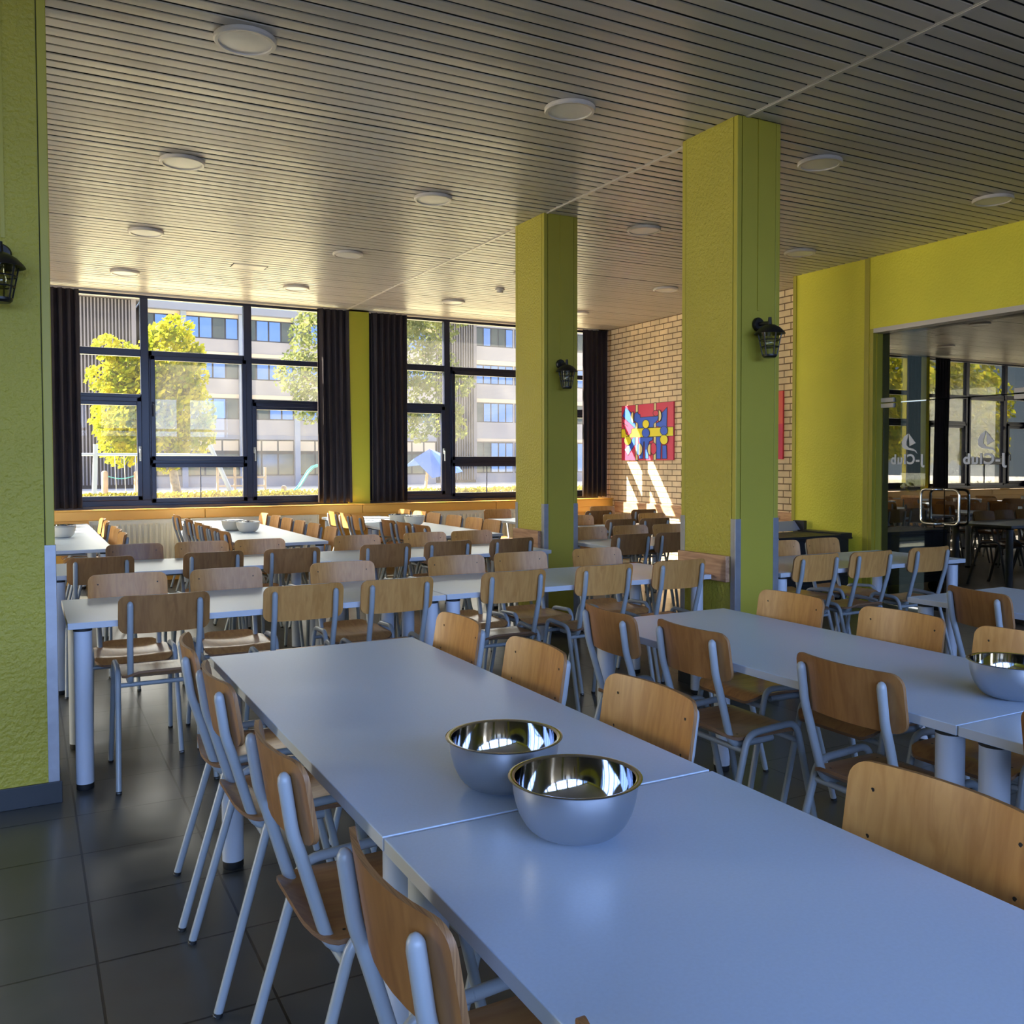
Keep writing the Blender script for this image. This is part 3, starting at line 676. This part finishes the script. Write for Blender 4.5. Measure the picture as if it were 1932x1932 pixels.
# ------------------------------------------------------------------ bowls
def bowl(x, y, z, s, lab, mats, grp, nm='mixing_bowl'):
    b = MB(); R = .120*s; h = .104*s; n = 10
    o = [(0, 0), (.058*s, 0)]+[(.058*s+(R-.006*s-.058*s)*math.sin(PI/2*(k/n))**.9, .002*s+h*.965*(1-math.cos(PI/2*k/n))**.95) for k in range(1, n+1)]
    rim = [(R-.002*s, h*.975), (R+.002*s, h), (R-.002*s, h*1.012), (R-.010*s, h*.985)]
    inn = [(max(r-.0035*s, 0), zz+.0022*s) for r, zz in o[::-1][1:]]
    b.lathe(o+rim[:1], 56, mi=1); b.lathe(rim, 56, mi=0); b.lathe([rim[-1]]+inn, 56, mi=0)
    q = b.build(nm, mats, smooth=50, label=lab, cat='bowl', group=grp); q.location = (x, y, z); return q
sm = [M['steel_in'], M['steel_out']]
bowl(.895, 1.712, .7505, 1.03, 'large steel bowl on the foreground table, the left and farther one', sm, 'steel bowls')
bowl(.896, 1.428, .7505, 1.03, 'large steel bowl on the foreground table, the right and nearer one', sm, 'steel bowls')
bowl(2.556, 1.653, .7505, 1.02, 'large steel bowl alone on the table at the right edge', sm, 'steel bowls')
em = [M['steel_in'], M['enamel']]
for x, y, lab in ((.30, 9.58, 'lower bowl of the nested pair on the left window table'), (1.99, 9.42, 'right, nearer bowl on the middle window table'), (1.90, 9.72, 'left, farther bowl on the middle window table'), (3.86, 9.55, 'right, nearer bowl on the right window table'), (3.80, 9.88, 'left, farther bowl on the right window table')):
    bowl(x, y, .7505, 1.02, lab, em, 'cream bowls on the window tables')
bowl(.30, 9.58, .7625, 1.02, 'upper bowl of the nested pair on the left window table', em, 'cream bowls on the window tables')

# ------------------------------------------------------------------ black ribbed unit by the yellow wall
root = empty('storage_cart', (7.0, 6.95, 0), label='low black ribbed cart with raised rear flap beside the yellow wall', cat='cart')
b = MB(); b.cbox(-.62, .54, -.28, .42, .12, .66, .01)
for z in (.18, .24, .30, .36, .42): b.box(-.60, .52, -.292, -.28, z, z+.03)
b.build('body', M['blackplastic'], root)
b = MB()
for i in range(9): b.cbox(-.60, .40, -.30+i*.062, -.30+i*.062+.05, .672, .70, .004)
b.cbox(-.62, .56, -.31, .44, .655, .672, .003); b.box(.40, .56, -.30, .30, .672, .715); b.build('lid', M['blackplastic'], root)
b = MB(); b.add([(-.45, .34, .70), (.50, .34, .70), (.50, .43, .80), (-.45, .43, .80), (-.45, .36, .70), (.50, .36, .70), (.50, .45, .80), (-.45, .45, .80)], [(0, 1, 2, 3), (7, 6, 5, 4), (0, 3, 7, 4), (1, 5, 6, 2), (3, 2, 6, 7), (0, 4, 5, 1)], 0)
b.cbox(.49, .54, .30, .46, .66, .81, .005, 1); b.build('flap', [M['greyplastic'], M['blackplastic']], root)
for sx in (-.5, .45):
    for sy in (-.2, .33):
        b = MB(); b.tube([(sx-.015, sy, .06), (sx+.015, sy, .06)], .06, 16); b.build('wheel', M['black'], root, smooth=40)

# ------------------------------------------------------------------ pictures and bumper board on the brick wall
def Ymap(px, py):   # panel-space homography from the photographed outline to the unit square
    x0t, x1t = 345, 1695; s = (px-x0t)/(x1t-x0t); sp = s*1.06/(1+.06*s)
    top = 395+(250-395)*s; bot = 1800+(1770-1800)*s
    return sp, 1-(py-top)/(bot-top)
PY0, PY1, PZ0, PZ1 = 11.535, 10.268, 1.487, 2.313
def fpan(px, py, d):
    s, t = Ymap(px, py); return (8.1-.003-d, PY0+(PY1-PY0)*s, PZ0+(PZ1-PZ0)*t)
b = MB(); fr = lambda u, v, d: (8.1-d, PY0+(PY1-PY0)*u, PZ0+(PZ1-PZ0)*v)
b.poly([(0, 0), (1, 0), (1, 1), (0, 1)], fr, .001, .022, 0)
L0 = .0200
def ell(cx, cy, rx, ry, a0=0, a1=360, n=22): return [(cx+rx*math.cos(math.radians(a0+(a1-a0)*i/n)), cy+ry*math.sin(math.radians(a0+(a1-a0)*i/n))) for i in range(n+(1 if a1-a0 < 360 else 0))]
def grow(P, g):
    cx = sum(p[0] for p in P)/len(P); cy = sum(p[1] for p in P)/len(P); out = []
    n = len(P); area = sum(P[i][0]*P[(i+1) % n][1]-P[(i+1) % n][0]*P[i][1] for i in range(n)); sg = 1 if area > 0 else -1
    for i in range(n):
        a, p, c = Vector(P[i-1]), Vector(P[i]), Vector(P[(i+1) % n]); d1 = (p-a).normalized(); d2 = (c-p).normalized()
        n1 = Vector((d1.y, -d1.x))*sg; n2 = Vector((d2.y, -d2.x))*sg; m = (n1+n2); m = m/max(.35, m.length_squared)*2 if m.length else n1
        out.append(tuple(p+m*g*.5 if m.length > 4 else p+m*g))
    return out
lay = [0]
def shape(P, mi, o=13):
    lay[0] += 1; z = L0+.0004*lay[0]
    if o: b.poly(grow(P, o), fpan, z-.0002, z, 5); b.poly(P, fpan, z, z+.0003, mi)
    else: b.poly(P, fpan, z-.0002, z, mi)
# bars
shape([(725, 350), (775, 346), (775, 1785), (725, 1785)], 4, 14)
shape([(1205, 300), (1245, 296), (1245, 1775), (1190, 1775)], 4, 14)
shape([(345, 990), (1690, 915), (1690, 1140), (345, 1205)], 3, 12)
# blue figures
shape([(460, 430), (600, 560), (610, 760), (710, 830), (700, 950), (380, 650)], 2)
shape([(840, 680), (1310, 640), (1290, 740), (1190, 830), (1180, 920), (800, 945), (790, 830), (680, 760), (700, 580), (760, 540), (800, 600), (830, 600)], 2)
shape([(1400, 560), (1530, 420), (1520, 880), (1545, 980), (1535, 1080), (1470, 1120), (1400, 1080), (1385, 920), (1260, 890), (1270, 820), (1390, 760)], 2)
shape([(700, 1195), (700, 1380), (520, 1650), (440, 1520), (560, 1400), (650, 1220)], 2)
shape([(520, 1420), (555, 1420), (555, 1600), (520, 1650), (440, 1520)], 6, 0)
shape([(810, 1230), (900, 1195), (1170, 1190), (1160, 1260), (1080, 1290), (1050, 1400), (1050, 1740), (970, 1740), (960, 1300), (930, 1300), (910, 1740), (820, 1745), (850, 1400)], 2)
shape([(1265, 1180), (1370, 1170), (1380, 1370), (1370, 1740), (1275, 1740)], 2)
shape([(1425, 1400), (1520, 1395), (1530, 1730), (1425, 1735)], 2)
shape([(790, 1370), (840, 1480), (800, 1640), (765, 1640), (765, 1400)], 2)
# red figures
shape([(365, 700), (560, 830), (680, 950), (610, 980), (605, 1070), (540, 1150), (480, 1110), (450, 980), (400, 870)], 1)
shape(ell(1190, 1480, 75, 150), 1)
shape(ell(1250, 560, 65, 70), 1)
for q in ([(400, 810), (530, 900), (520, 925), (400, 840)], [(500, 1100), (535, 1050), (530, 1040), (490, 1090)]): shape(q, 5, 0)
# heads
shape(ell(995, 845, 82, 105), 3); shape(ell(995, 1075, 92, 115), 2); shape(ell(1465, 1245, 95, 122), 3); shape(ell(525, 1285, 84, 108), 3)
shape(ell(1465, 1010, 88, 110), 2)
# moons
def moon(cx, cy, rx, ry, sg): shape(ell(cx, cy, rx, ry, -90, 90, 12) if sg > 0 else ell(cx, cy, rx, ry, 90, 270, 12), 4)
moon(665, 675, 60, 135, -1); moon(1335, 625, 62, 140, 1); moon(820, 1505, 85, 150, 1); moon(1120, 1505, 68, 140, -1)
b.build('painting', [M['red'], M['red'], M['blue'], M['yellow'], M['yellow2'], M['ink'], M['cyan']], label='square red, blue and yellow painting of puzzle-like figures on brick wall', cat='painting', group='paintings on the brick wall')
b = MB(); PY0, PY1 = 9.43, 8.165
b.poly([(0, 0), (1, 0), (1, 1), (0, 1)], fr, .001, .022, 0)
b.poly([(0, .52), (1, .52), (1, 1), (0, 1)], fr, .022, .0225, 1); b.poly([(.45, .02), (.80, .02), (.80, .36), (.72, .40), (.55, .30)], fr, .022, .0228, 2); b.poly([(.6, .02), (.68, .02), (.68, .18), (.6, .18)], fr, .0228, .0232, 3)
b.build('painting', [M['red'], M['red2'], M['orangep'], M['ink']], label='red painting mostly hidden behind the near lime column', cat='painting', group='paintings on the brick wall')
b = MB(); b.cbox(8.062, 8.098, 7.6, 11.7, .69, .845, .003); b.build('bumper_board', M['bumper'], label='long knotty pine board fixed low along the brick wall', cat='board')

# ------------------------------------------------------------------ outside
b = MB(); b.box(-90, 130, 12.35, 140, -.35, -.25, 0); b.box(-90, 130, -60, YB-.25, -.35, -.25, 1); struct(b, 'ground', [M['paving'], M['dark_rear_ground']])
b = MB(); b.box(-60, 90, 13.2, 61, -.25, -.22); tag(b.build('lawn', M['grass']), kind='structure')
def leaves(b, n, fn, size, rnd, mi=0):
    for _ in range(n):
        p = Vector(fn(rnd)); s = size*rnd.uniform(.6, 1.3); a = Vector((rnd.gauss(0, 1), rnd.gauss(0, 1), rnd.gauss(0, 1))).normalized(); c = a.orthogonal().normalized(); d = a.cross(c)
        b.add([p-c*s, p-d*s*.55, p+c*s, p+d*s*.55], [(0, 1, 2, 3)], mi)
rnd = random.Random(11)
b = MB(); b.box(-9, 20, 13.75, 14.6, -.25, .90, 1)
leaves(b, 9000, lambda r: (r.uniform(-1, 10), 13.72+abs(r.gauss(0, .35)), .93+.10*r.random()), .03, rnd); leaves(b, 2500, lambda r: (r.uniform(-9, 20), 13.7, r.uniform(.2, 1.0)), .05, rnd)
tag(b.build('hedge', [M['leaf_hedge'], M['bark']]), label='clipped yellow-green hedge just outside the windows', cat='hedge')
def tree(name, lab, x, y, clumps, n, size, m, trunk, cat='tree', squash=1.0):
    root = empty(name, (x, y, -.25), label=lab, cat=cat, group='trees outside the windows'); rr = random.Random(len(lab)+int(x*10))
    tot = sum(c[3]**2 for c in clumps); b = MB()
    for cx, cy, cz, R in clumps:
        k = int(n*R*R/tot)
        def pt(r, cx=cx, cy=cy, cz=cz, R=R):
            v = Vector((r.gauss(0, 1), r.gauss(0, 1), r.gauss(0, 1))).normalized()*R*(r.random()**.22); return (cx+v.x, cy+v.y, cz+v.z*squash)
        leaves(b, k, pt, size, rr)
    b.build('foliage', M[m], root)
    b = MB()
    for path, r in trunk: b.tube(path, r, 8)
    b.build('trunk', M['bark'], root, smooth=50)
rr = random.Random(4)
cl = [(0, 0, 4.6, 2.3), (-1.3, 0, 4.0, 1.9), (1.1, .3, 4.2, 1.9), (-1.2, 0, 6.4, 1.3), (.6, 0, 7.3, 1.5), (1.0, 0, 8.6, .9), (-.5, 0, 5.6, 1.8), (-2.6, 0, 6.0, .8), (-1.7, 0, 2.7, 1.2), (.3, 0, 2.4, 1.2), (1.8, 0, 3.2, 1.1), (.1, 0, 8.3, .7), (-1.7, 0, 7.3, .7), (1.9, 0, 7.6, .5), (1.5, 0, 6.3, 1.1)]
cl += [(rr.uniform(-2.7, 2.2), rr.uniform(-1, 1), rr.uniform(2, 8), rr.uniform(.4, .75)) for _ in range(16)]
tree('deciduous_tree', 'round yellow-green tree in leaf outside the first window', 6.05, 50, cl, 15000, .15, 'leaf_lime',
     [([(.9, 0, 0), (.7, 0, 1.5), (.3, 0, 3.5), (.1, 0, 6)], [.26, .2, .14, .06]), ([(.6, 0, 2.2), (-1.2, 0, 4.5)], [.1, .04]), ([(.5, 0, 2.8), (1.4, 0, 5)], [.09, .04])])
cl = [(-1.9, 0, 6.0, 1.0), (-2.6, 0, 4.7, .8), (-1.8, 0, 4.2, .9), (-1.2, 0, 7.2, .9), (-.6, 0, 5.2, 1.1), (-2.2, 0, 3.6, .6), (-.4, 0, 8.2, 1.1), (1.0, 0, 5.9, 1.2), (1.4, 0, 7.4, 1.2), (2.4, 0, 5.0, .9), (2.2, 0, 6.6, 1.0), (1.2, 0, 4.0, .9), (2.6, 0, 3.4, .8), (3.3, 0, 4.6, .55), (3.1, 0, 3.0, .5), (.3, 0, 3.6, .8), (0, 0, 7, 1.1), (3.0, 0, 7.3, .8), (1.7, 0, 2.9, .5)]
cl += [(rr.uniform(-2.8, 3.3), rr.uniform(-1, 1), rr.uniform(3.2, 8.5), rr.uniform(.3, .5)) for _ in range(14)]
tree('pine_tree', 'large grey-green pine outside between the two windows', 10.6, 30, cl, 15000, .085, 'leaf_pine',
     [([(0, 0, 0), (.1, 0, 3), (.0, 0, 6), (.1, 0, 8.5)], [.26, .2, .13, .05]), ([(.1, 0, 3), (-2.4, 0, 4.6)], [.09, .03]), ([(.1, 0, 3.2), (2.6, 0, 3.8)], [.09, .03]), ([(.0, 0, 4.8), (2.2, 0, 5.6)], [.08, .03]), ([(.0, 0, 5), (-1.8, 0, 6.4)], [.08, .03])])
cl2 = [(-1.6, 0, 5.5, 2.0), (1.4, 0, 5.2, 2.1), (0, 0, 7.2, 1.9), (0, 0, 3.6, 2.0), (2.2, 0, 3.2, 1.3), (-2.2, 0, 3.0, 1.4)]
for tx, ty in ((-22.5, 32), (-30, 34), (-15, 33), (-38, 38)):
    tree('deciduous_tree', 'green tree far left outside, seen only in the glass reflection at x %d' % 0 if False else 'green tree far to the left outside, seen in the glass reflection', tx, ty, cl2, 3500, .22, 'leaf_lime', [([(0, 0, 0), (0, 0, 5)], [.25, .1])])

def bays(root, xs, Y, rows, blue, gf=None):
    for (z0, z1) in rows:
        for bi, (x0, x1) in enumerate(xs):
            b = MB(); n = max(1, round((x1-x0)/.85)); wd = (x1-x0)/n
            b.box(x0, x1, Y-.02, Y+.06, z0, z1, 0)
            for k in range(n):
                mi = 1 if (rnd.random() < blue) else 2
                b.box(x0+k*wd+.06, x0+(k+1)*wd-.06, Y-.03, Y+.0, z0+.08, z1-.08, mi)
            b.v = [(x-root.location.x, y-root.location.y, z) for x, y, z in b.v]
            b.build('window', [M['wframe'], M['wglass'], M['wglassd']], root)
root = empty('school_building', (20, 70, 0), label='long white four-storey building with window bands behind the trees', cat='building')
def part(mb, name, m, r=None):
    r = r or root; mb.v = [(x-r.location.x, y-r.location.y, z) for x, y, z in mb.v]; return mb.build(name, m, r)
b = MB()
b.box(7.4, 30.25, 70, 76, -.25, .57); b.box(7.4, 30.25, 70.02, 76, .57, 3.3)
for z0, z1 in ((3.62, 4.79), (6.66, 7.78), (9.76, 10.70)): b.box(7.4, 30.25, 69.95, 76, z0, z1)
b.box(7.4, 30.25, 70.0, 76, 3.3, 12.9); part(b, 'wall', M['facade'])
b = MB()
for z0, z1 in ((6.36, 6.66), (9.47, 9.76), (12.30, 12.55)): b.box(7.4, 30.25, 69.9, 70.05, z0, z1)
part(b, 'cream_band', M['cream'])
b = MB(); b.box(7.4, 30.25, 69.2, 76, 12.55, 13.05); b.box(7.4, 30.25, 69.85, 70.05, 3.3, 3.62); part(b, 'roof_fascia', M['fascia'])
cx = [14.4+4.13*k for k in range(-1, 4)]
xs = [(a+.2, c-.2) for a, c in zip(cx[:-1], cx[1:])]; xs = [(7.45, cx[0]-.2)]+xs+[(cx[-1]+.2, 30.2)]
bays(root, [x for x in xs if x[0] >= 7.4], 69.97, [(10.70, 12.30), (7.78, 9.47), (4.79, 6.36)], .62)
for x0, x1 in xs:
    b = MB(); b.box(x0, x1, 69.94, 70.0, .57, 3.3, 0); n = 3; wd = (x1-x0)/n
    for k in range(n):
        b.box(x0+k*wd+.06, x0+(k+1)*wd-.06, 69.93, 69.95, 2.45, 3.2, 1); b.box(x0+k*wd+.06, x0+(k+1)*wd-.06, 69.93, 69.95, .66, 2.2, 2)
    part(b, 'ground_floor_glazing', [M['wframe'], M['cream'], M['wglassd']])
for x in cx:
    if x > 7.2:
        b = MB(); b.box(x-.2, x+.2, 69.55, 69.95, -.25, 12.55); part(b, 'facade_column', M['col_grey'])
def tower(x0, x1, Y, z1, lab, pitch=.22):
    root = empty('slatted_tower', ((x0+x1)/2, Y, 0), label=lab, cat='building', group='slatted stair towers')
    b = MB(); b.box(x0, x1, Y, Y+7, -.25, z1-.3); part(b, 'wall', M['slatdark'], root)
    b = MB(); x = x0
    while x < x1-.05: b.box(x, x+.085, Y-.15, Y-.02, 0, z1-.35); x += pitch
    b.box(x1-.3, x1, Y-.2, Y, 0, z1-.3); part(b, 'slat_screen', M['slatlight'], root)
    b = MB(); b.box(x0-.3, x1+.3, Y-.8, Y+7, z1-.3, z1); part(b, 'roof_edge', M['slatlight'], root)
tower(-6, 7.0, 69.0, 13.25, 'dark tower clad in vertical slats, left of the white building')
tower(30.6, 35.9, 74, 15.5, 'dark slatted tower seen through the second window', .24)
root = empty('annex_building', (42, 75, 0), label='white building wing with blue windows seen through the second window', cat='building')
b = MB(); b.box(36.3, 52, 75, 80, -.25, 15.5)
for z0, z1 in ((5.5+3.6-4.1, 5.0),): pass
for z0, z1 in ((3.7, 5.24), (7.4, 8.72), (10.9, 12.16)): b.box(36.3, 52, 74.9, 80, z0, z1)
part(b, 'wall', M['facade'])
b = MB()
for z0, z1 in ((7.05, 7.4), (10.5, 10.9), (3.5, 3.75)): b.box(36.3, 52, 74.85, 75, z0, z1)
part(b, 'cream_band', M['cream'])
bays(root, [(36.35, 40.2), (40.4, 44.5), (44.7, 49)], 74.97, [(12.16, 13.9), (8.72, 10.48), (5.24, 7.02), (.6, 3.4)], .6)
# pale pillars of the building to the left, mirrored in the glass
b = MB(); b.box(-30, -17.5, 44, 50, -.25, 11); b.build('annex_block', M['facade'], label='pale blocky building far to the left outside', cat='building')
# playground
root = empty('swing_frame', (2.8, 46.4, -.22), label='pale blue steel swing frame on the lawn', cat='swing')
b = MB(); b.tube([(.0, 0, 0), (.10, 0, 2.6)], .11, 10); b.build('post', M['swing'], root, smooth=40)
b = MB(); b.tube([(6.3, 0, 0), (5.2, 0, 2.6)], .11, 10); b.build('post', M['swing'], root, smooth=40)
b = MB(); b.tube([(-1.5, 0, 2.12), (5.5, 0, 2.12)], .07, 10); b.build('crossbeam', M['swing'], root, smooth=40)
b = MB()
for x in (.9, 1.3, 1.8, 2.2): b.tube([(x, 0, 2.1), (x+.05, 0, .35)], .015, 5)
b.build('swing_chains', M['lampring'], root)
def post(x, y, h, lab):
    b = MB(); b.lathe([(0, 0), (.15, 0), (.15, h-.1), (.10, h-.02), (0, h)], 14); o = b.build('timber_post', M['timber'], smooth=40, label=lab, cat='post', group='timber playground posts'); o.location = (x, y, -.22)
post(3.48, 49.5, 1.35, 'left timber post holding the turquoise rope'); post(4.97, 49.5, 1.33, 'right timber post holding the turquoise rope')
b = MB(); b.tube([(3.62+1.2*t, 49.5, .85-.12*math.sin(PI*t)) for t in [i/10 for i in range(11)]], .03, 6); b.build('balance_rope', M['rope'], smooth=40, label='turquoise rope strung between two timber posts', cat='rope')
post(14.55, 49.5, 2.0, 'tall timber post at the top of the turquoise slide'); post(12.4, 49.5, .5, 'short timber stump beside the turquoise slide'); post(19.6, 50, 1.6, 'timber post left of the blue shade canopy')
b = MB(); q = [(12.75, -.12), (13.0, -.10), (13.25, .15), (13.75, .95), (14.0, 1.2), (14.3, 1.3), (14.5, 1.3)]
for i in range(len(q)-1):
    (a, z), (c, y2) = q[i], q[i+1]; b.add([(a, 49.3, z), (c, 49.3, y2), (c, 49.8, y2), (a, 49.8, z), (a, 49.3, z+.13), (c, 49.3, y2+.13), (c, 49.8, y2+.13), (a, 49.8, z+.13)], [(0, 1, 2, 3), (0, 1, 5, 4), (3, 2, 6, 7)])
o = b.build('slide', M['rope'], label='turquoise playground slide seen through the first window', cat='slide')
o.modifiers.new('t', 'SOLIDIFY').thickness = .03
root = empty('shade_canopy', (21.2, 50, -.22), label='faceted blue fabric canopy in the playground', cat='canopy')
b = MB(); b.add([(0, 0, 2.55), (-1.5, -1.2, 1.95), (-.55, -1.7, .85), (1.5, -1.4, 1.2), (1.7, .4, 2.0), (.2, 1.6, 1.6), (-1.2, 1, 1.5)], [(0, 1, 2), (0, 2, 3), (0, 3, 4), (0, 4, 5), (0, 5, 6), (0, 6, 1)])
o = b.build('canopy_fabric', M['sail'], root); o.modifiers.new('t', 'SOLIDIFY').thickness = .02
b = MB(); b.tube([(-.3, 0, 0), (0, 0, 2.5)], .1, 8); b.build('post', M['timber'], root)
root = empty('climbing_frame', (10.2, 50, -.22), label='low timber climbing frame beyond the dusty lower pane', cat='climbing frame')
for x, h in ((-1.2, 1.5), (-.3, 2.0), (.6, 1.9), (1.3, 1.5)):
    b = MB(); b.tube([(x, 0, 0), (x, 0, h)], .07, 8); b.build('post', M['timber'], root, smooth=40)
b = MB(); b.box(-1.2, 1.3, -.05, .05, .9, 1.0); b.box(-1.2, 1.3, -.05, .05, .45, .53); b.build('rail', M['timber'], root)
